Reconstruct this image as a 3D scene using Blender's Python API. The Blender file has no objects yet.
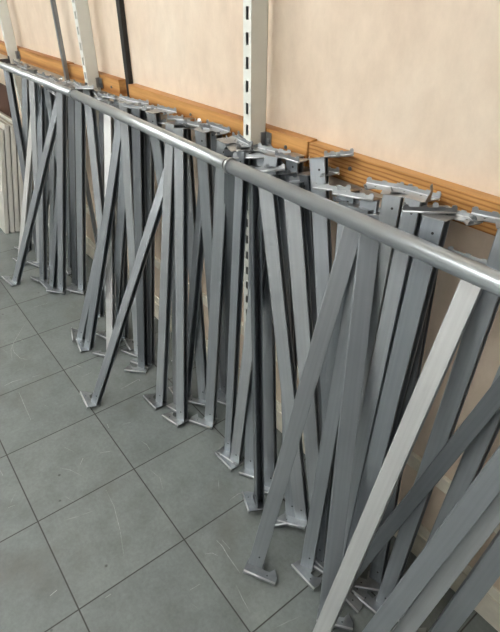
import bpy, bmesh, math, random
from mathutils import Vector, Matrix
sc = bpy.context.scene
COL = sc.collection
R = math.radians

# ------------------------------------------------------------------ materials
def mat(name):
    m = bpy.data.materials.new(name); m.use_nodes = True
    nt = m.node_tree; nt.nodes.clear()
    out = nt.nodes.new('ShaderNodeOutputMaterial'); b = nt.nodes.new('ShaderNodeBsdfPrincipled')
    nt.links.new(b.outputs[0], out.inputs[0])
    return m, nt, b
def node(nt, t, **kw):
    n = nt.nodes.new(t)
    for k, v in kw.items():
        if hasattr(n, k): setattr(n, k, v)
        else: n.inputs[k].default_value = v
    return n
def ramp(nt, fac, stops):
    r = nt.nodes.new('ShaderNodeValToRGB'); e = r.color_ramp.elements
    while len(e) < len(stops): e.new(0.5)
    for i, (p, c) in enumerate(stops):
        e[i].position = p; e[i].color = (*c, 1) if len(c) == 3 else c
    nt.links.new(fac, r.inputs[0]); return r
def coords(nt, scale=(1,1,1), kind='Generated'):
    if kind == 'World':
        src = nt.nodes.new('ShaderNodeNewGeometry').outputs['Position']
    else:
        src = nt.nodes.new('ShaderNodeTexCoord').outputs[kind]
    mp = nt.nodes.new('ShaderNodeMapping'); mp.inputs['Scale'].default_value = scale
    nt.links.new(src, mp.inputs['Vector']); return mp.outputs[0]
def noise(nt, vec, scale, detail=4, rough=.55):
    n = node(nt, 'ShaderNodeTexNoise'); n.inputs['Scale'].default_value = scale
    n.inputs['Detail'].default_value = detail; n.inputs['Roughness'].default_value = rough
    nt.links.new(vec, n.inputs['Vector']); return n.outputs['Fac']
def mix(nt, fac, a, b, mode='MIX'):
    m = nt.nodes.new('ShaderNodeMix'); m.data_type = 'RGBA'; m.blend_type = mode
    for s, v in ((m.inputs[0], fac), (m.inputs[6], a), (m.inputs[7], b)):
        if isinstance(v, (int, float)): s.default_value = v
        elif isinstance(v, tuple): s.default_value = (*v, 1)
        else: nt.links.new(v, s)
    return m.outputs[2]
def bump(nt, b, h, strength, dist=.002):
    bp = node(nt, 'ShaderNodeBump'); bp.inputs['Strength'].default_value = strength
    bp.inputs['Distance'].default_value = dist
    nt.links.new(h, bp.inputs['Height']); nt.links.new(bp.outputs[0], b.inputs['Normal'])

def steel(name, c0, c1, rough, metallic=.85, sc_=(60, 60, 1.2)):
    m, nt, b = mat(name)
    v = coords(nt, sc_, 'Object')
    n = noise(nt, v, 3, 3)
    n2 = noise(nt, coords(nt, (1,1,1), 'World'), 5, 2)
    oi = nt.nodes.new('ShaderNodeObjectInfo')
    c = ramp(nt, n, [(.3, c0), (.7, c1)]).outputs[0]
    v2 = ramp(nt, n2, [(.3, (.93,.93,.94)), (.7, (1,1,1))]).outputs[0]
    c = mix(nt, 1.0, c, v2, 'MULTIPLY')
    t = ramp(nt, oi.outputs['Random'], [(0, (.80,.82,.84)), (1, (1.0,1.0,1.0))]).outputs[0]
    c = mix(nt, 1.0, c, t, 'MULTIPLY')
    nt.links.new(c, b.inputs['Base Color'])
    b.inputs['Metallic'].default_value = metallic
    rr = node(nt, 'ShaderNodeMapRange'); rr.inputs['To Min'].default_value = rough-.03; rr.inputs['To Max'].default_value = rough+.05
    nt.links.new(n2, rr.inputs['Value']); nt.links.new(rr.outputs[0], b.inputs['Roughness'])
    return m
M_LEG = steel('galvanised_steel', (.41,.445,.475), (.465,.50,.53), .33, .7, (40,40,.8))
M_LEG_B = steel('painted_sheen_steel', (.80,.805,.79), (.88,.885,.87), .33, .5, (40,40,.8))  # paler base colour stands in for reflected light on the brightest legs
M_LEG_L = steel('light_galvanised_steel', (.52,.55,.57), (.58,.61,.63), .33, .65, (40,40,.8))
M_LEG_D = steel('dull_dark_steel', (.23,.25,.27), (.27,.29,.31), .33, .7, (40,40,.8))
M_BRK = steel('zinc_bracket_steel', (.36,.38,.395), (.50,.52,.53), .33, .8, (8,8,8))
M_FOLD = steel('fold_highlight_steel', (.80,.81,.82), (.88,.89,.90), .33, .6, (8,8,8))  # highlight along the bracket fold, put into a paler colour than the plate
M_PIPE = steel('tube_steel', (.60,.635,.66), (.66,.70,.72), .325, .75, (2,60,60))
M_DARK = steel('dark_grey_steel', (.10,.105,.115), (.15,.155,.165), .4, .7)

def plain(name, c, rough=.5, metallic=0, var=.06, vs=12):
    m, nt, b = mat(name)
    n = noise(nt, coords(nt, (1,1,1), 'World'), vs, 5)
    k = ramp(nt, n, [(.3, tuple(x*(1-var) for x in c)), (.7, tuple(min(1, x*(1+var)) for x in c))])
    nt.links.new(k.outputs[0], b.inputs['Base Color'])
    b.inputs['Roughness'].default_value = rough; b.inputs['Metallic'].default_value = metallic
    return m
M_WHITE = plain('white_powder_coat', (.78,.80,.75), .45, 0, .03)
M_SLOT = plain('slot_shadow_steel', (.14,.15,.155), .6)
M_HOLE = plain('punched_hole', (.03,.03,.032), .7)
M_CREAM = plain('cream_paint', (.90,.85,.72), .5, 0, .08, 25)
M_BLACK = plain('black_rubber', (.012,.011,.011), .45)
M_BOARD = plain('off_white_board', (.66,.65,.60), .5, 0, .03)
M_EDGE = plain('board_edge', (.36,.33,.27), .6, 0, .1, 40)
M_BROWN = plain('dark_brown_board', (.07,.03,.018), .6)
M_FAR = plain('pale_store_wall', (.72,.72,.72), .8)
M_SIDE = plain('dark_store_wall', (.05,.05,.055), .8)
M_CEIL = plain('ceiling_paint', (.75,.75,.73), .8)
M_BLACKCLIP = plain('clip_gap', (.04,.04,.04), .5)

def wall_mat():
    m, nt, b = mat('pink_plaster')
    a = noise(nt, coords(nt, (1,1,.55), 'World'), 3.2, 6, .62)
    d = noise(nt, coords(nt, (1,1,.6), 'World'), 22, 6, .7)
    c = ramp(nt, a, [(.30, (.72,.585,.46)), (.5, (.785,.655,.525)), (.72, (.83,.725,.60))]).outputs[0]
    k = ramp(nt, d, [(.3, (.93,.92,.91)), (.7, (1.04,1.04,1.04))]).outputs[0]
    c = mix(nt, 1.0, c, k, 'MULTIPLY')
    # pale trowel streaks
    s = noise(nt, coords(nt, (5,1,.8), 'World'), 4, 5, .7)
    f = ramp(nt, s, [(.62, (0,0,0)), (.74, (1,1,1))]).outputs[0]
    fm = node(nt, 'ShaderNodeMath', operation='MULTIPLY'); nt.links.new(f, fm.inputs[0]); fm.inputs[1].default_value = .35
    c = mix(nt, fm.outputs[0], c, (.88,.74,.62))
    nt.links.new(c, b.inputs['Base Color']); b.inputs['Roughness'].default_value = .62
    bump(nt, b, d, .12, .002)
    return m
M_WALL = wall_mat()

TILE = 0.4
def floor_mat():
    m, nt, b = mat('grey_floor_tiles')
    pos = nt.nodes.new('ShaderNodeNewGeometry').outputs['Position']
    sep = nt.nodes.new('ShaderNodeSeparateXYZ'); nt.links.new(pos, sep.inputs[0])
    def math_(op, a, b_=None, c_=None):
        n = nt.nodes.new('ShaderNodeMath'); n.operation = op
        for i, v in enumerate((a, b_, c_)):
            if v is None: continue
            if isinstance(v, (int, float)): n.inputs[i].default_value = v
            else: nt.links.new(v, n.inputs[i])
        return n.outputs[0]
    g = []; cells = []
    for ax in (0, 1):
        u = math_('DIVIDE', sep.outputs[ax], TILE)
        g.append(math_('ABSOLUTE', math_('SUBTRACT', u, math_('ROUND', u))))
        cells.append(math_('FLOOR', u))
    line = math_('MINIMUM', g[0], g[1])
    lf = ramp(nt, line, [(.0, (1,1,1)), (.0038, (.9,.9,.9)), (.0075, (0,0,0))]).outputs[0]
    cx = nt.nodes.new('ShaderNodeCombineXYZ'); nt.links.new(cells[0], cx.inputs[0]); nt.links.new(cells[1], cx.inputs[1])
    wn = nt.nodes.new('ShaderNodeTexWhiteNoise'); nt.links.new(cx.outputs[0], wn.inputs['Vector'])
    tone = ramp(nt, wn.outputs['Value'], [(0, (.170,.193,.192)), (1, (.204,.226,.222))]).outputs[0]
    n1 = noise(nt, coords(nt, (1,1,1), 'World'), 7, 7, .65)
    k = ramp(nt, n1, [(.28, (.78,.78,.76)), (.5, (1,1,1)), (.75, (1.18,1.18,1.16))]).outputs[0]
    c = mix(nt, 1.0, tone, k, 'MULTIPLY')
    n2 = noise(nt, coords(nt, (1,1,1), 'World'), 70, 4, .7)
    k2 = ramp(nt, n2, [(.3, (.88,.88,.88)), (.7, (1.1,1.1,1.1))]).outputs[0]
    c = mix(nt, 1.0, c, k2, 'MULTIPLY')
    # brownish worn patches
    n3 = noise(nt, coords(nt, (1,1,1), 'World'), 2.6, 4, .6)
    f3 = ramp(nt, n3, [(.55, (0,0,0)), (.75, (.55,.55,.55))]).outputs[0]
    c = mix(nt, f3, c, (.12,.115,.098))
    # scuffs in three directions
    for ang, sx, thr, sd in ((20, 34, .735, 0), (75, 40, .74, 5), (-35, 30, .745, 9)):
        mp = nt.nodes.new('ShaderNodeMapping'); mp.inputs['Rotation'].default_value = (0,0,R(ang))
        mp.inputs['Scale'].default_value = (2.2, sx, 1); mp.inputs['Location'].default_value = (sd, sd*.7, 0)
        nt.links.new(pos, mp.inputs['Vector'])
        # rotate first, then stretch
        mp.vector_type = 'TEXTURE'; mp.inputs['Scale'].default_value = (1/2.2, 1/sx, 1)
        s = noise(nt, mp.outputs[0], 1.6, 3, .6)
        f = ramp(nt, s, [(thr-.03, (0,0,0)), (thr+.03, (.6,.6,.6))]).outputs[0]
        c = mix(nt, f, c, (.50,.52,.50))
    # small dark spots
    vo = nt.nodes.new('ShaderNodeTexVoronoi'); vo.inputs['Scale'].default_value = 8
    nt.links.new(pos, vo.inputs['Vector'])
    fs = ramp(nt, vo.outputs['Distance'], [(.03, (.8,.8,.8)), (.06, (0,0,0))]).outputs[0]
    c = mix(nt, fs, c, (.05,.05,.045))
    c = mix(nt, lf, c, (.028,.026,.022))
    nt.links.new(c, b.inputs['Base Color'])
    b.inputs['Roughness'].default_value = .48
    rr = node(nt, 'ShaderNodeMapRange'); rr.inputs['To Min'].default_value = .38; rr.inputs['To Max'].default_value = .62
    nt.links.new(n1, rr.inputs['Value']); nt.links.new(rr.outputs[0], b.inputs['Roughness'])
    bump(nt, b, math_('SUBTRACT', n2, math_('MULTIPLY', lf, 3.0)), .15, .0015)
    return m
M_FLOOR = floor_mat()

def timber(name, stripes):
    m, nt, b = mat(name)
    w = nt.nodes.new('ShaderNodeTexWave'); w.wave_type = 'BANDS'; w.bands_direction = 'Z'
    w.inputs['Scale'].default_value = stripes; w.inputs['Distortion'].default_value = 1.6
    w.inputs['Detail'].default_value = 3; w.inputs['Detail Scale'].default_value = 1.5
    nt.links.new(coords(nt, (.35,1,1), 'World'), w.inputs['Vector'])
    n = noise(nt, coords(nt, (1.5,14,30), 'World'), 3, 5)
    c = ramp(nt, w.outputs['Fac'], [(.0, (.36,.145,.035)), (.28, (.52,.25,.075)), (.75, (.62,.33,.11))]).outputs[0]
    k = ramp(nt, n, [(.3, (.80,.76,.70)), (.7, (1.08,1.08,1.08))]).outputs[0]
    c = mix(nt, 1.0, c, k, 'MULTIPLY')
    nt.links.new(c, b.inputs['Base Color']); b.inputs['Roughness'].default_value = .5
    bump(nt, b, w.outputs['Fac'], .25, .002)
    return m
M_TIM = timber('orange_timber', 5)
M_TIM2 = timber('ribbed_orange_timber', 28)

def emit(name, c, s):
    m = bpy.data.materials.new(name); m.use_nodes = True; nt = m.node_tree; nt.nodes.clear()
    o = nt.nodes.new('ShaderNodeOutputMaterial'); e = nt.nodes.new('ShaderNodeEmission')
    e.inputs[0].default_value = (*c, 1); e.inputs[1].default_value = s
    nt.links.new(e.outputs[0], o.inputs[0]); return m
M_TUBE = emit('fluorescent_tube', (1.0,.99,.955), 26)

# ------------------------------------------------------------------ helpers
def obj(name, bm, m, parent=None, smooth=False, bevel=0):
    me = bpy.data.meshes.new(name)
    bmesh.ops.recalc_face_normals(bm, faces=bm.faces[:])
    bm.to_mesh(me); bm.free()
    for x in (m if isinstance(m, (list, tuple)) else [m]): me.materials.append(x)
    if smooth:
        for p in me.polygons: p.use_smooth = True
    o = bpy.data.objects.new(name, me); COL.objects.link(o)
    if parent: o.parent = parent
    if bevel:
        b = o.modifiers.new('bevel', 'BEVEL'); b.width = bevel; b.segments = 2; b.limit_method = 'ANGLE'; b.angle_limit = R(35)
    return o
def box(bm, x0, x1, y0, y1, z0, z1, mi=0):
    v = [bm.verts.new((x, y, z)) for z in (z0, z1) for y in (y0, y1) for x in (x0, x1)]
    for q in ((0,1,3,2),(4,6,7,5),(0,4,5,1),(2,3,7,6),(0,2,6,4),(1,5,7,3)):
        f = bm.faces.new([v[i] for i in q]); f.material_index = mi
    return v
def prism(bm, pts, axis_vec, mi=0):
    """pts: closed list of 3D points in a plane, extruded by axis_vec"""
    a = [bm.verts.new(p) for p in pts]; b = [bm.verts.new(Vector(p)+Vector(axis_vec)) for p in pts]
    n = len(pts)
    f = bm.faces.new(a); f.material_index = mi
    f = bm.faces.new(b[::-1]); f.material_index = mi
    for i in range(n):
        f = bm.faces.new((a[i], a[(i+1)%n], b[(i+1)%n], b[i])); f.material_index = mi
def tube(bm, p0, p1, r, seg=20, mi=0):
    p0, p1 = Vector(p0), Vector(p1); d = (p1-p0).normalized()
    u = d.orthogonal().normalized(); w = d.cross(u)
    A = [bm.verts.new(p0+(u*math.cos(t)+w*math.sin(t))*r) for t in [2*math.pi*i/seg for i in range(seg)]]
    B = [bm.verts.new(p1+(u*math.cos(t)+w*math.sin(t))*r) for t in [2*math.pi*i/seg for i in range(seg)]]
    for i in range(seg):
        f = bm.faces.new((A[i], A[(i+1)%seg], B[(i+1)%seg], B[i])); f.smooth = True; f.material_index = mi
    bm.faces.new(A[::-1]).material_index = mi; bm.faces.new(B).material_index = mi
def struct(name, bm, m, parent=None, bevel=0):
    o = obj(name, bm, m, parent, bevel=bevel)
    if parent is None: o['kind'] = 'structure'
    return o
def tag(o, label, cat, group=None):
    o['label'] = label; o['category'] = cat
    if group: o['group'] = group
    return o
def empty(name, loc, label, cat, group=None):
    o = bpy.data.objects.new(name, None); COL.objects.link(o); o.location = loc
    o.empty_display_size = .05
    return tag(o, label, cat, group)

# ------------------------------------------------------------------ the setting
WY = 1.035                                   # face of the back wall
bm = bmesh.new(); box(bm, -6, 4, -3.2, 1.15, -.05, 0); struct('floor', bm, M_FLOOR)
bm = bmesh.new(); box(bm, -6, 4, WY, 1.15, 0, 2.9); struct('wall_back', bm, M_WALL)
bm = bmesh.new(); box(bm, -6, 4, -3.2, 1.15, 2.9, 2.95); struct('ceiling', bm, M_CEIL)
bm = bmesh.new(); box(bm, -6, 4, -3.3, -3.2, 0, 2.9); struct('wall_front', bm, M_FAR)
bm = bmesh.new(); box(bm, -6.1, -6, -3.2, 1.15, 0, 2.9); struct('wall_left', bm, M_CEIL)
bm = bmesh.new(); box(bm, 4, 4.1, -3.2, 1.15, 0, 2.9); struct('wall_right', bm, M_SIDE)
# skirting with a stepped top and the narrow cream rail above it
bm = bmesh.new(); box(bm, -6, 4, WY-.014, WY-.0005, .0005, .115); box(bm, -6, 4, WY-.008, WY-.0005, .115, .158)
struct('baseboard_back', bm, M_CREAM, bevel=.002)
bm = bmesh.new(); box(bm, -6, 4, WY-.016, WY-.0005, .382, .436); struct('trim_1', bm, M_CREAM, bevel=.003)
# orange timber rail, in lengths butted end to end
for n, (x0, x1, m, z0, z1, th) in enumerate([(-5.9, -1.20, M_TIM, 1.240, 1.318, .040), (-1.196, -.575, M_TIM, 1.240, 1.314, .038),
        (-.470, .694, M_TIM, 1.234, 1.310, .042), (.697, 3.9, M_TIM2, 1.232, 1.306, .038)]):
    bm = bmesh.new(); box(bm, x0, x1, WY-th, WY-.0005, z0, z1)
    t = struct('trim_%d' % (n+2), bm, m, bevel=.002)
    for sx in {0: [], 1: [-.66], 2: [.05, .60], 3: [.865, 1.60, 2.2]}[n]:
        b2 = bmesh.new(); y = WY-th
        tube(b2, (sx, y, 1.272), (sx, y-.003, 1.272), .006, 12); tube(b2, (sx, y-.003, 1.272), (sx, y-.006, 1.272), .0025, 8)
        s_ = obj('screw', b2, M_LEG_D); s_.parent = t
# black strip running up the wall between two timber lengths
bm = bmesh.new(); box(bm, -.535, -.500, WY-.022, WY-.0005, 1.20, 2.9); struct('trim_6', bm, M_BLACK, bevel=.002)

# white scrape marks on the tiles, thin flat smears of chalky dust
M_SCUFF = plain('chalky_scuff', (.38,.40,.39), .7, 0, .3, 90)
bm = bmesh.new()
def scuff(pts, w):
    n = len(pts); L = []; Rr = []
    for i, q in enumerate(pts):
        a = Vector(pts[max(0, i-1)]); b = Vector(pts[min(n-1, i+1)]); d = (b-a).normalized(); nn = Vector((-d.y, d.x))
        k = w*math.sin(math.pi*(i+.35)/(n-.3))
        L.append(bm.verts.new((q[0]+nn.x*k, q[1]+nn.y*k, .0004))); Rr.append(bm.verts.new((q[0]-nn.x*k, q[1]-nn.y*k, .0004)))
    for i in range(n-1): bm.faces.new((L[i], L[i+1], Rr[i+1], Rr[i]))
scuff([(-0.462, 0.117), (-0.469, 0.158), (-0.461, 0.205)], 0.0016)
scuff([(-0.446, 0.251), (-0.436, 0.289)], 0.0012)
scuff([(-0.786, 0.25), (-0.714, 0.24), (-0.641, 0.25), (-0.598, 0.279)], 0.0009)
scuff([(-0.372, 0.163), (-0.271, 0.156), (-0.144, 0.149)], 0.0009)
scuff([(-0.084, 0.574), (-0.091, 0.626), (-0.097, 0.68)], 0.0018)
scuff([(-0.097, 0.68), (-0.081, 0.677)], 0.0020)
scuff([(0.234, 0.322), (0.244, 0.345), (0.255, 0.368)], 0.0013)
scuff([(0.243, 0.229), (0.215, 0.254)], 0.0016)
scuff([(0.094, 0.418), (0.122, 0.415)], 0.0018)
scuff([(0.873, 0.492), (0.905, 0.496), (0.949, 0.491), (1.024, 0.488)], 0.0016)
scuff([(0.886, 0.509), (0.932, 0.512)], 0.0009)
scuff([(1.049, 0.453), (1.103, 0.442), (1.147, 0.437)], 0.0009)
scuff([(0.7, -0.06), (0.695, -0.034)], 0.0016)
scuff([(0.426, 0.263), (0.513, 0.257), (0.621, 0.231), (0.723, 0.197)], 0.0007)
scuff([(0.893, 0.43), (0.905, 0.452), (0.927, 0.463)], 0.0010)
scuff([(-0.65, 0.211), (-0.743, 0.232), (-0.808, 0.267), (-0.885, 0.324), (-0.967, 0.384)], 0.0009)
scuff([(0.767, 0.631), (0.764, 0.673), (0.771, 0.697)], 0.0010)
scuff([(-1.102, 0.475), (-1.095, 0.56)], 0.0012)
scuff([(-0.29, 0.455), (-0.296, 0.511)], 0.0009)
scuff([(0.968, 0.32), (0.972, 0.358)], 0.0009)
scuff([(0.281, 0.495), (0.317, 0.505), (0.351, 0.502)], 0.0008)
scuff([(0.207, 0.156), (0.242, 0.186), (0.302, 0.214)], 0.0006)
scuff([(0.818, 0.083), (0.818, 0.104)], 0.0015)
scuff([(0.271, -0.072), (0.274, -0.047)], 0.0010)
scuff([(0.064, -0.046), (0.103, -0.044)], 0.0010)
scuff([(0.106, 0.211), (0.16, 0.235)], 0.0006)
scuff([(0.446, 0.451), (0.507, 0.464), (0.565, 0.445)], 0.0006)

o = struct('scuff_marks', bm, M_SCUFF, bpy.data.objects['floor'])

# ------------------------------------------------------------------ slotted white uprights
def upright(x, label):
    x0, x1, y0, y1 = x-.019, x+.019, .932, .992
    e = empty('shelving_upright', (x, .96, 0), label, 'shelving upright', 'slotted white uprights standing on the wall')
    top = 2.55; bm = bmesh.new(); t = .002
    L = lambda a, b, c, d, z0, z1, mi=0: box(bm, a-x, b-x, c-.96, d-.96, z0, z1, mi)
    L(x0, x0+t, y0, y1, .002, top); L(x1-t, x1, y0, y1, .002, top); L(x0, x1, y1-t, y1, .002, top)
    # front face: two stiles and cross pieces that leave one column of slots open
    L(x0+t, x0+.012, y0, y0+t, .002, top); L(x1-.012, x1-t, y0, y0+t, .002, top)
    z = .002; p = .063
    while z < top-.03:
        L(x0+.012, x1-.012, y0, y0+t, z, z+.031); z += p
    o = obj('column', bm, M_WHITE, e)
    bm = bmesh.new(); L(x0+.004, x1-.004, y0+.010, y0+.012, .01, top-.01); obj('slot_shade', bm, M_SLOT, e)  # dark strip stands in for the shade inside the slots
    bm = bmesh.new(); L(x1+.0005, x1+.030, y1-.002, y1, 1.255, 1.30); L(x1+.0005, x1+.003, y1-.02, y1, 1.255, 1.30)
    tube(bm, (x1+.019-x, y1-.002-.96, 1.278), (x1+.019-x, y1-.007-.96, 1.278), .006, 10)
    obj('fixing_bracket', bm, M_BRK, e)
    return e
for x, lab in ((.482, 'tall white slotted upright in the middle of the picture, between leaning legs'),
               (-.800, 'white slotted upright left of the black wall strip'),
               (-2.085, 'white upright at the far left edge above the end of the rail')):
    upright(x, lab)

# ------------------------------------------------------------------ round steel rail in front of the legs
PY, DZ = .821, .0045
def rail(p0, p1, label, r=.0205, sleeve=None):
    mid = (Vector(p0)+Vector(p1))/2
    e = empty('steel_rail', mid, label, 'rail', 'lengths of round steel rail')
    bm = bmesh.new(); tube(bm, Vector(p0)-mid, Vector(p1)-mid, r, 28); obj('tube', bm, M_PIPE, e)
    d = (Vector(p1)-Vector(p0)).normalized()
    if sleeve:
        bm = bmesh.new(); a = Vector(p0)-mid
        tube(bm, a+d*.002, a+d*.014, r+.0035, 28); obj('collar', bm, M_BRK, e)
        bm = bmesh.new(); tube(bm, a-d*.008, a+d*.001, r-.002, 24); obj('joint_gap', bm, M_BLACKCLIP, e)
    return e
PL, PJ1, PJ2, PR = (-3.6, PY, 1.236+DZ), (-.70, PY, 1.251+DZ), (.535, PY, 1.227+DZ), (3.0, PY, 1.212+DZ)
rail(PL, (PJ1[0]-.009, PY, PJ1[2]), 'far left length of the round rail, ending at the bright clip', .019)
rail(PJ1, (PJ2[0]-.009, PY, PJ2[2]), 'middle length of round steel rail, from the clip to the joint by the central upright', .0205, True)
rail(PJ2, PR, 'nearest length of round steel rail, running out at the right border', .0215, True)
# brackets that carry the rail from the uprights
for x, z, lab in ((.482, 1.227, 'dark steel arm carrying the rail at the central upright'), (-.800, 1.250, 'dark steel arm carrying the rail at the second upright'),
             (-2.085, 1.244, 'dark steel arm carrying the rail at the far left upright')):
    bm = bmesh.new(); box(bm, x-.004, x+.004, .845, .9305, z-.014, z+.014); box(bm, x-.012, x+.012, .9265, .9305, z-.03, z+.03)
    tag(obj('rail_arm', bm, M_DARK, bevel=.001), lab, 'rail bracket', 'arms carrying the steel rail')

# ------------------------------------------------------------------ the legs
def bracket_mesh(s, mx, fy, curl=False):
    """s=+1 upward facing head bracket, -1 foot; mx mirrors along the plate, fy puts the notched flange in front (-1) or behind (+1)"""
    bm = bmesh.new(); t = .0022; D = .048; x0, x1 = -.030, .084
    P = [(x0,-D),(x1,-D),(x1,-.026),(x1-.016,.006),(x1-.030,-.014),(.032,-.016),(.027,.018),(-.027,.018),(x0,.004)]
    prism(bm, [(x*mx, -y*fy, 0) for x, y in P], (0,0,t*s))
    if s > 0:
        Fp = [(x0,0),(x1,0),(x1+.001,.013),(x1-.004,.017),(x1-.010,.016),(x1-.012,.011),(.046,.011),(.044,.014),(.034,.014),(.032,.011),(.010,.011),(.008,.014),(-.004,.014),(-.006,.011),(-.018,.011),(-.020,.016),(x0+.002,.017),(x0-.001,.012)]
    else:
        Fp = [(x0,0),(x1,0),(x1,.011),(x1-.010,.011),(x1-.012,.008),(.040,.008),(.037,.010),(.015,.010),(.012,.008),(x0+.012,.008),(x0+.010,.011),(x0,.011)]
    prism(bm, [(x*mx, D*fy, z*s+t*s*.5) for x, z in Fp], (0, t*fy, 0))
    tube(bm, (x0*mx, D*fy, t*s*.5), (x1*mx, D*fy, t*s*.5), .0033, 10, 2)      # rounded fold
    q = [((x1-.018)*mx, .004*fy, 0), ((x1-.008)*mx, .010*fy, 0), ((x1-.006)*mx, .006*fy, .009*s), ((x1-.014)*mx, .000, .009*s)]
    prism(bm, q, (0, 0, t*s))
    if curl:
        q = [(x0*mx, z0, z*s) for z0, z in ((-.01,0),(.012,0),(.014,.026),(.006,.040),(.000,.035),(.006,.024))]
        prism(bm, q, (t*mx, 0, 0))
    for hx, hy in (((.050, -.032),) if s < 0 else ((.055, -.030), (.010, -.033))):
        tube(bm, (hx*mx, -hy*fy, -t*s*.12), (hx*mx, -hy*fy, t*s*1.12), .0024, 10, 1)
    return bm
def post_mesh(a, b, L):
    """a folded sheet channel: broad web in front, closed on the left, open on the right with short returned lips"""
    bm = bmesh.new(); h = b/2; w = a/2; t = .0018; r = .0035; lip = .0045
    out = []
    for cx, cy, a0 in ((-w+r, -h+r, 270), (-w+r, h-r, 180)):
        for k in range(4): an = R(a0-30*k); out.append((cx+r*math.cos(an), cy+r*math.sin(an)))
    out += [(w, h), (w, h-lip), (w-t, h-lip), (w-t, h-t), (-w+t, h-t), (-w+t, -h+t), (w-t, -h+t), (w-t, -h+lip), (w, -h+lip), (w, -h+.001), (w-.001, -h)]
    prism(bm, [(x, y, 0) for x, y in out], (0, 0, L))
    for z in (.045, L-.03):
        tube(bm, (w*.25, -h-.0004, z), (w*.25, -h+.001, z), .0032, 10, 1)
    return bm

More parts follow.
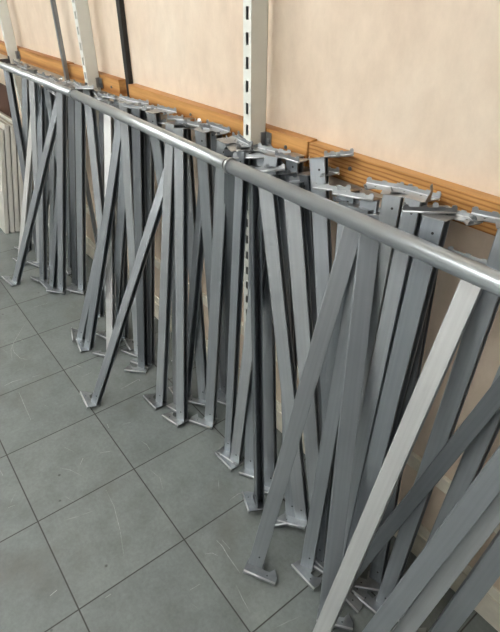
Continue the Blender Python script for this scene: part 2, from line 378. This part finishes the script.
LEGS = [
    (-1.669, 0.709, -1.986, 0.880, 1.223, 32, 0, 1, 1, -1, 60, 2, 0.045, 0.030,
     'darkest leg at the far left end of the rail, leaning beside the white boards'),
    (-1.461, 0.469, -1.206, 0.930, 1.161, 20, 0, -1, -1, -1, 0, 0, 0.045, 0.030,
     'narrow shiny leg slanting right, its foot the furthest left on the floor'),
    (-1.759, 0.596, -1.622, 0.956, 1.215, 20, 0, 1, 1, -1, -15, 1, 0.045, 0.030,
     'bright silver leg at far left, glinting white just in front of the boards'),
    (-2.027, 0.785, -1.270, 0.953, 1.001, 10, 0, -1, -1, -1, 0, 0, 0.045, 0.030,
     'grey leg slanting right low behind the shiny narrow leg at far left'),
    (-1.370, 0.625, -1.582, 0.955, 1.200, 20, -13, -1, -1, -1, -15, 0, 0.045, 0.030,
     'leg at far left whose foot lies right of the narrow shiny leg'),
    (-1.270, 0.653, -1.108, 0.946, 1.230, 10, 0, -1, 1, -1, 0, 0, 0.045, 0.030,
     'thin leg whose foot touches the foot of the plain leg left of the rail clip'),
    (-1.185, 0.683, -1.024, 0.885, 1.249, 22, 31, -1, 1, 1, 0, 0, 0.045, 0.030,
     'plain upright grey leg just left of the clip on the rail'),
    (-1.633, 0.699, -1.565, 0.914, 1.255, 26, 0, -1, -1, -1, -15, 3, 0.045, 0.030,
     'wide pale leg hanging straight down near the far left end of the rail'),
    (-1.583, 0.924, -1.239, 0.882, 1.227, 20, 0, -1, 1, 1, 0, 0, 0.045, 0.030,
     'grey leg leaning left under the rail between the wide pale leg and the clip'),
    (-1.945, 0.839, -1.478, 0.957, 1.176, -20, 0, -1, -1, -1, 15, 0, 0.045, 0.030,
     'leg deep behind the wide pale leg at far left, catching a highlight'),
    (-1.191, 0.781, -0.908, 0.897, 1.238, 20, 86, -1, -1, 1, -15, 2, 0.045, 0.030,
     'dark leg directly under the clip on the rail'),
    (-1.105, 0.787, -0.795, 0.887, 1.233, 22, 22, -1, -1, 1, -15, 0, 0.045, 0.030,
     'slim leg just right of the clip on the rail, standing almost upright'),
    (-1.533, 0.747, -1.331, 0.955, 1.231, 15, 0, -1, -1, -1, 15, 0, 0.045, 0.030,
     'leg in the shaded back row behind the plain leg left of the clip'),
    (-1.438, 0.841, -1.146, 0.958, 1.222, 0, 0, 1, -1, -1, 0, 0, 0.045, 0.030,
     'leg in the shaded back row behind the dark leg under the clip'),
    (-1.920, 0.697, -1.838, 0.957, 1.241, 30, 0, -1, -1, -1, -30, 0, 0.045, 0.030,
     'leg in the back row beside the darkest leg at far left'),
    (-0.549, 0.747, -0.727, 0.906, 1.263, 24, 0, 1, 1, -1, 0, 3, 0.045, 0.030,
     'pale leg leaning left under the second upright, passing behind the slanting pair'),
    (-0.606, 0.578, -0.400, 0.953, 1.201, 18, -34, -1, -1, -1, 0, 0, 0.045, 0.030,
     'leg half hidden behind the left of the slanting pair, its bracket turned to the left'),
    (-0.496, 0.575, -0.394, 0.922, 1.223, 20, -29, -1, -1, 1, 0, 0, 0.045, 0.030,
     'left of the slanting pair, its foot bracket pointing at the viewer'),
    (-0.508, 0.734, -0.324, 0.921, 1.255, 30, 0, -1, -1, 1, 0, 0, 0.045, 0.030,
     'right of the slanting pair, wide pale face low down'),
    (-0.298, 0.784, -0.297, 0.888, 1.271, 25, 0, -1, 1, 1, 0, 3, 0.045, 0.030,
     'straight pale leg in the second bunch, left of the long slanting leg at the rail'),
    (-0.163, 0.738, -0.207, 0.899, 1.264, 24, 21, -1, 1, 1, 0, 2, 0.045, 0.030,
     'dark leg beside the straight pale leg, its foot bracket lying wide on the floor'),
    (-0.365, 0.651, -0.624, 0.958, 1.216, 25, 6, -1, -1, -1, 0, 1, 0.045, 0.030,
     'silvery leg whose lower half shines behind the long slanting leg'),
    (-0.064, 0.427, 0.039, 0.931, 1.167, 24, -27, -1, -1, -1, 0, 0, 0.038, 0.030,
     'long slanting leg standing alone in front, foot bracket on the open floor'),
    (-0.181, 0.782, -0.210, 0.946, 1.255, 26, 0, -1, -1, -1, 0, 0, 0.050, 0.030,
     'broad dull grey leg behind the long slanting leg'),
    (-0.055, 0.961, -0.066, 0.893, 1.273, 24, 0, -1, 1, 1, -15, 0, 0.045, 0.030,
     'leg leaning left beneath the rail behind the tip of the long slanting leg'),
    (-0.766, 0.762, -0.658, 0.954, 1.248, 5, 0, -1, 1, -1, -15, 0, 0.045, 0.030,
     'back row leg in the shade behind the pale leaning leg'),
    (-0.466, 0.776, -0.500, 0.956, 1.251, 15, 0, -1, -1, -1, 0, 0, 0.045, 0.030,
     'back row leg in the shade behind the straight pale leg'),
    (-0.339, 0.795, -0.365, 0.957, 1.252, -10, 0, -1, -1, -1, 0, 2, 0.045, 0.030,
     'dark back row leg between the straight pale leg and the broad dull one'),
    (0.130, 0.680, 0.077, 0.894, 1.256, 16, -14, -1, 1, 1, 0, 3, 0.045, 0.030,
     'pale upright leg standing apart in the third bunch, first from the left'),
    (0.293, 0.699, 0.125, 0.901, 1.248, 20, -11, -1, 1, 1, 0, 0, 0.045, 0.030,
     'upright leg with its foot nearest the viewer in the third bunch'),
    (0.192, 0.741, -0.016, 0.956, 1.230, 10, 0, 1, -1, -1, -15, 3, 0.045, 0.030,
     'leg showing only its pale foot between the first two of the third bunch'),
    (0.367, 0.806, 0.430, 0.882, 1.271, 28, 3, -1, 1, 1, -30, 0, 0.045, 0.030,
     'straight wide leg left of the rail joint, its foot flat on a square bracket'),
    (0.312, 0.966, 0.478, 0.881, 1.261, 30, 0, -1, -1, 1, -45, 2, 0.050, 0.040,
     'broad dark leg directly behind the rail joint'),
    (0.209, 0.966, 0.298, 0.883, 1.279, 24, 0, -1, 1, 1, -15, 0, 0.045, 0.030,
     'pale edged leg leaning left between the third bunch and the rail joint'),
    (0.155, 0.800, 0.236, 0.956, 1.270, -5, 0, -1, 1, -1, -15, 0, 0.045, 0.030,
     'bluish slanting leg crossing behind the third bunch'),
    (0.240, 0.856, 0.058, 0.953, 1.265, 30, 0, -1, 1, -1, -30, 0, 0.045, 0.030,
     'brownish leg mirroring the wall behind the third bunch'),
    (0.261, 0.972, 0.271, 0.951, 1.281, 10, 0, 1, -1, -1, 0, 2, 0.045, 0.030,
     'dark leg in shadow between the bluish leg and the rail joint'),
    (0.564, 0.773, 0.517, 0.889, 1.259, 15, 0, 1, 1, 1, 30, 0, 0.034, 0.030,
     'flat grey leg just left of the slotted white upright'),
    (0.631, 0.760, 0.630, 0.918, 1.265, 20, -19, -1, -1, 1, 0, 3, 0.045, 0.030,
     'leg slanting across the lower end of the central slotted upright'),
    (0.697, 0.788, 0.510, 0.958, 1.250, 27, 0, 1, -1, 1, 100, 0, 0.045, 0.030,
     'narrow leg in front of the slotted upright, beside the dark one'),
    (0.878, 0.691, 0.576, 0.889, 1.223, -25, 0, -1, 1, 1, 15, 2, 0.045, 0.030,
     'dark brownish leg right of the slotted upright, reaching a lone foot on the floor'),
    (1.018, 0.790, 0.646, 0.878, 1.216, 24, 0, -1, 1, 1, 0, 3, 0.048, 0.030,
     'wide pale leg leaning left, first one right of the slotted upright'),
    (0.818, 0.799, 0.549, 0.949, 1.237, 30, 0, 1, -1, -1, 0, 0, 0.045, 0.030,
     'bluish leg hanging straight behind the dark brownish leg'),
    (0.970, 0.779, 0.630, 0.948, 1.217, 30, 31, -1, -1, -1, 0, 0, 0.045, 0.030,
     'leg whose flat foot bracket lies behind the long bright edged leg'),
    (1.105, 0.794, 0.749, 0.892, 1.220, 24, 0, 1, 1, 1, 0, 3, 0.050, 0.030,
     'wide leg leaning left in the middle of the picture, second right of the slotted upright'),
    (1.017, 0.941, 0.768, 0.929, 1.244, -10, 0, 1, 1, 1, 0, 2, 0.045, 0.030,
     'dark leg with a warm glint behind the wide middle legs'),
    (1.188, 0.793, 0.803, 0.933, 1.297, 25, 0, 1, 1, 1, -30, 0, 0.045, 0.030,
     'leg whose raised head bracket stands out against the timber rail'),
    (0.781, 0.922, 0.683, 0.955, 1.273, 10, 0, 1, 1, -1, -15, 0, 0.045, 0.030,
     'shaded back row leg behind the wide middle legs'),
    (1.039, 0.542, 0.996, 0.896, 1.224, 36, -2, 1, -1, 1, -15, 0, 0.050, 0.030,
     'long leg slanting right with a bright left edge, foot bracket on the open floor'),
    (1.300, 0.635, 1.037, 0.899, 1.219, 38, 0, 1, 1, 1, -15, 0, 0.052, 0.030,
     'long leg beside the slanting bright edged one, its left edge a thin white line'),
    (1.149, 0.689, 0.994, 0.938, 1.241, 28, -30, 1, -1, -1, -15, 0, 0.045, 0.030,
     'leg with a notched triangular foot bracket behind the two bright edged legs'),
    (1.156, 0.744, 0.928, 0.931, 1.245, 10, 0, 1, -1, -1, 0, 0, 0.045, 0.030,
     'leg mirroring the wall between the two bright edged legs'),
    (1.121, 0.846, 1.077, 0.917, 1.280, 22, 0, 1, -1, 1, 0, 3, 0.045, 0.030,
     'light bluish leg right of the bright edged pair, slanting in behind them'),
    (1.223, 0.764, 1.142, 0.913, 1.289, 0, 0, -1, -1, 1, 0, 0, 0.045, 0.030,
     'slim leg with its curled head bracket standing above the rail'),
    (1.258, 0.782, 1.216, 0.891, 1.275, 12, 0, 1, 1, 1, 0, 0, 0.050, 0.040,
     'stout square leg under the big flat head bracket at the right'),
    (1.328, 0.843, 1.178, 0.949, 1.271, 15, 24, -1, -1, -1, 30, 2, 0.045, 0.030,
     'dark leg behind the stout square one, its foot bracket in the deep shade'),
    (1.361, 0.510, 1.341, 0.884, 1.205, 14, 0, 1, -1, 1, 0, 1, 0.046, 0.030,
     'brightest leg, almost white, slanting across the right side'),
    (1.395, 0.799, 1.367, 0.918, 1.294, 8, 0, -1, -1, 1, 15, 0, 0.045, 0.030,
     'grey leg just right of the brightest one, its head bracket at the right border'),
    (1.272, 0.743, 1.548, 0.906, 1.322, 8, 0, 1, 1, -1, 0, 2, 0.040, 0.030,
     'dark leg at the steepest slant, crossing behind the brightest one'),
    (1.460, 0.840, 1.470, 0.914, 1.260, 0, 0, 1, -1, 1, 15, 0, 0.045, 0.030,
     'two-toned leg behind the broad one near the right border'),
    (1.448, 0.593, 1.601, 0.896, 1.255, 10, 0, -1, 1, 1, 0, 0, 0.052, 0.030,
     'broad grey leg slanting through the lower right corner'),
    (1.503, 0.638, 1.626, 0.939, 1.259, 6, 0, 1, -1, -1, 0, 3, 0.045, 0.030,
     'leg with a silvery lower half just under the broad corner leg'),
    (1.573, 0.747, 1.669, 0.894, 1.288, 14, 0, -1, 1, 1, 0, 0, 0.050, 0.030,
     'last leg in the bottom right corner, partly out of the frame'),
]

GROUP = 'galvanised steel legs leaning between the rail and the wall'
for (fx, fy, hx, hy, hz, yaw, swing, mx, hm, hs, turn, leg_tone, a, b, label) in LEGS:
    F = Vector((fx, fy, 0)); H = Vector((hx, hy, hz)); z = (H-F).normalized(); L = (H-F).length
    xd = Vector((math.cos(R(yaw)), math.sin(R(yaw)), 0)); xd = (xd - z*xd.dot(z)).normalized(); yd = z.cross(xd)
    M = Matrix((xd, yd, z)).transposed()
    fb = bracket_mesh(-1, mx, -1)
    bmesh.ops.rotate(fb, verts=fb.verts[:], cent=(0, 0, 0), matrix=Matrix.Rotation(R(swing), 3, 'Z'))
    low = min((M @ v.co).z for v in fb.verts)
    off = (.0006-low)/z.z
    e = empty('metal_leg', F + z*off, label, 'metal leg', GROUP)
    e.rotation_euler = M.to_euler()
    obj('post', post_mesh(a, b, L-off), [(M_LEG, M_LEG_B, M_LEG_D, M_LEG_L)[leg_tone], M_HOLE], e)
    obj('foot_bracket', fb, [M_BRK, M_HOLE, M_FOLD], e)
    hb = obj('head_bracket', bracket_mesh(1, hm, hs, curl='curled head' in label), [M_BRK, M_HOLE, M_FOLD], e)
    hb.location = (0, 0, L-off); hb.rotation_euler = (0, 0, R(turn))

# dark grey vertical channel standing behind the far left legs
e = empty('steel_post', (-1.175, .972, 0), 'tall dark grey steel post rising above the legs between the two left white uprights', 'steel post')
bm = bmesh.new(); box(bm, -.014, .014, -.010, .010, .003, 2.6); obj('shaft', bm, M_LEG_D, e, bevel=.003)
bm = bmesh.new(); box(bm, -.020, .020, -.016, .016, .0005, .003); obj('base_plate', bm, M_DARK, e)

# ------------------------------------------------------------------ white boards leaning at the far left
labs = ['front white board of the row leaning at the far left', 'second white board from the front in the row at far left',
        'third white board from the front in the row at far left', 'rearmost white board of the row at far left, mostly hidden by the others']
for i in range(4):
    L = .80 + (.03 if i == 1 else .01*i); W = .62
    e = empty('white_board', (-2.303+.006*i-W/2, .640+.040*i, .0), labs[i], 'board', 'white boards leaning in a row')
    e.rotation_euler = (R(-11.5), 0, 0)
    e.location.z = 0
    bm = bmesh.new(); box(bm, -W/2, W/2, 0, .030, .0065, L); obj('panel', bm, M_BOARD, e, bevel=.003)
    bm = bmesh.new(); box(bm, -W/2+.004, W/2-.0045, .003, .027, L, L+.0015); obj('top_edge', bm, M_EDGE, e)
bm = bmesh.new(); box(bm, -.25, .25, 0, .02, .004, 1.02)
o = obj('brown_board', bm, M_BROWN, bevel=.004); o.location = (-2.86, .84, 0); o.rotation_euler = (R(-9), 0, 0)
tag(o, 'dark brown board just showing behind the white boards at the left edge', 'board')

# ------------------------------------------------------------------ ceiling lights (out of frame, they light the room)
for i, (x, y) in enumerate([(-3.4, -.75), (-1.3, -.75), (.65, -.75), (-2.4, -2.3), (-.1, -2.3), (2.1, -2.5)]):  # last light is added to brighten the wall and skirting low at right
    e = empty('ceiling_light', (x, y, 2.9), 'twin tube ceiling light above the floor', 'ceiling light', 'tube lights on the ceiling')
    bm = bmesh.new(); box(bm, -.75, .75, -.09, .09, -.05, -.0005); obj('housing', bm, M_WHITE, e, bevel=.004)
    for dy in (-.05, .05):
        bm = bmesh.new(); tube(bm, (-.72, dy, -.07), (.72, dy, -.07), .016, 12); obj('fluorescent_tube', bm, M_TUBE, e)

# ------------------------------------------------------------------ world, camera, view
w = bpy.data.worlds.new('World'); sc.world = w; w.use_nodes = True
w.node_tree.nodes['Background'].inputs[0].default_value = (.8,.85,.9,1); w.node_tree.nodes['Background'].inputs[1].default_value = .2
cd = bpy.data.cameras.new('camera'); cam = bpy.data.objects.new('camera', cd); COL.objects.link(cam)
cd.sensor_fit = 'HORIZONTAL'; cd.sensor_width = 36; cd.lens = 36*497.8/500; cd.clip_start = .02
r_ = Vector((0.61232177, 0.79059404, 0.0048072)); d_ = Vector((0.44718552, -0.34132189, -0.82675539)); f_ = Vector((-0.65198709, 0.50839004, -0.56254103))
Mc = Matrix((r_, -d_, -f_)).transposed().to_4x4(); Mc.translation = Vector((1.7717942, -0.0574905, 1.7065927))
cam.matrix_world = Mc
sc.camera = cam
vs = sc.view_settings; vs.view_transform = 'Standard'; vs.look = 'None'; vs.exposure = 1.02; vs.gamma = 1.0; vs.use_curve_mapping = False
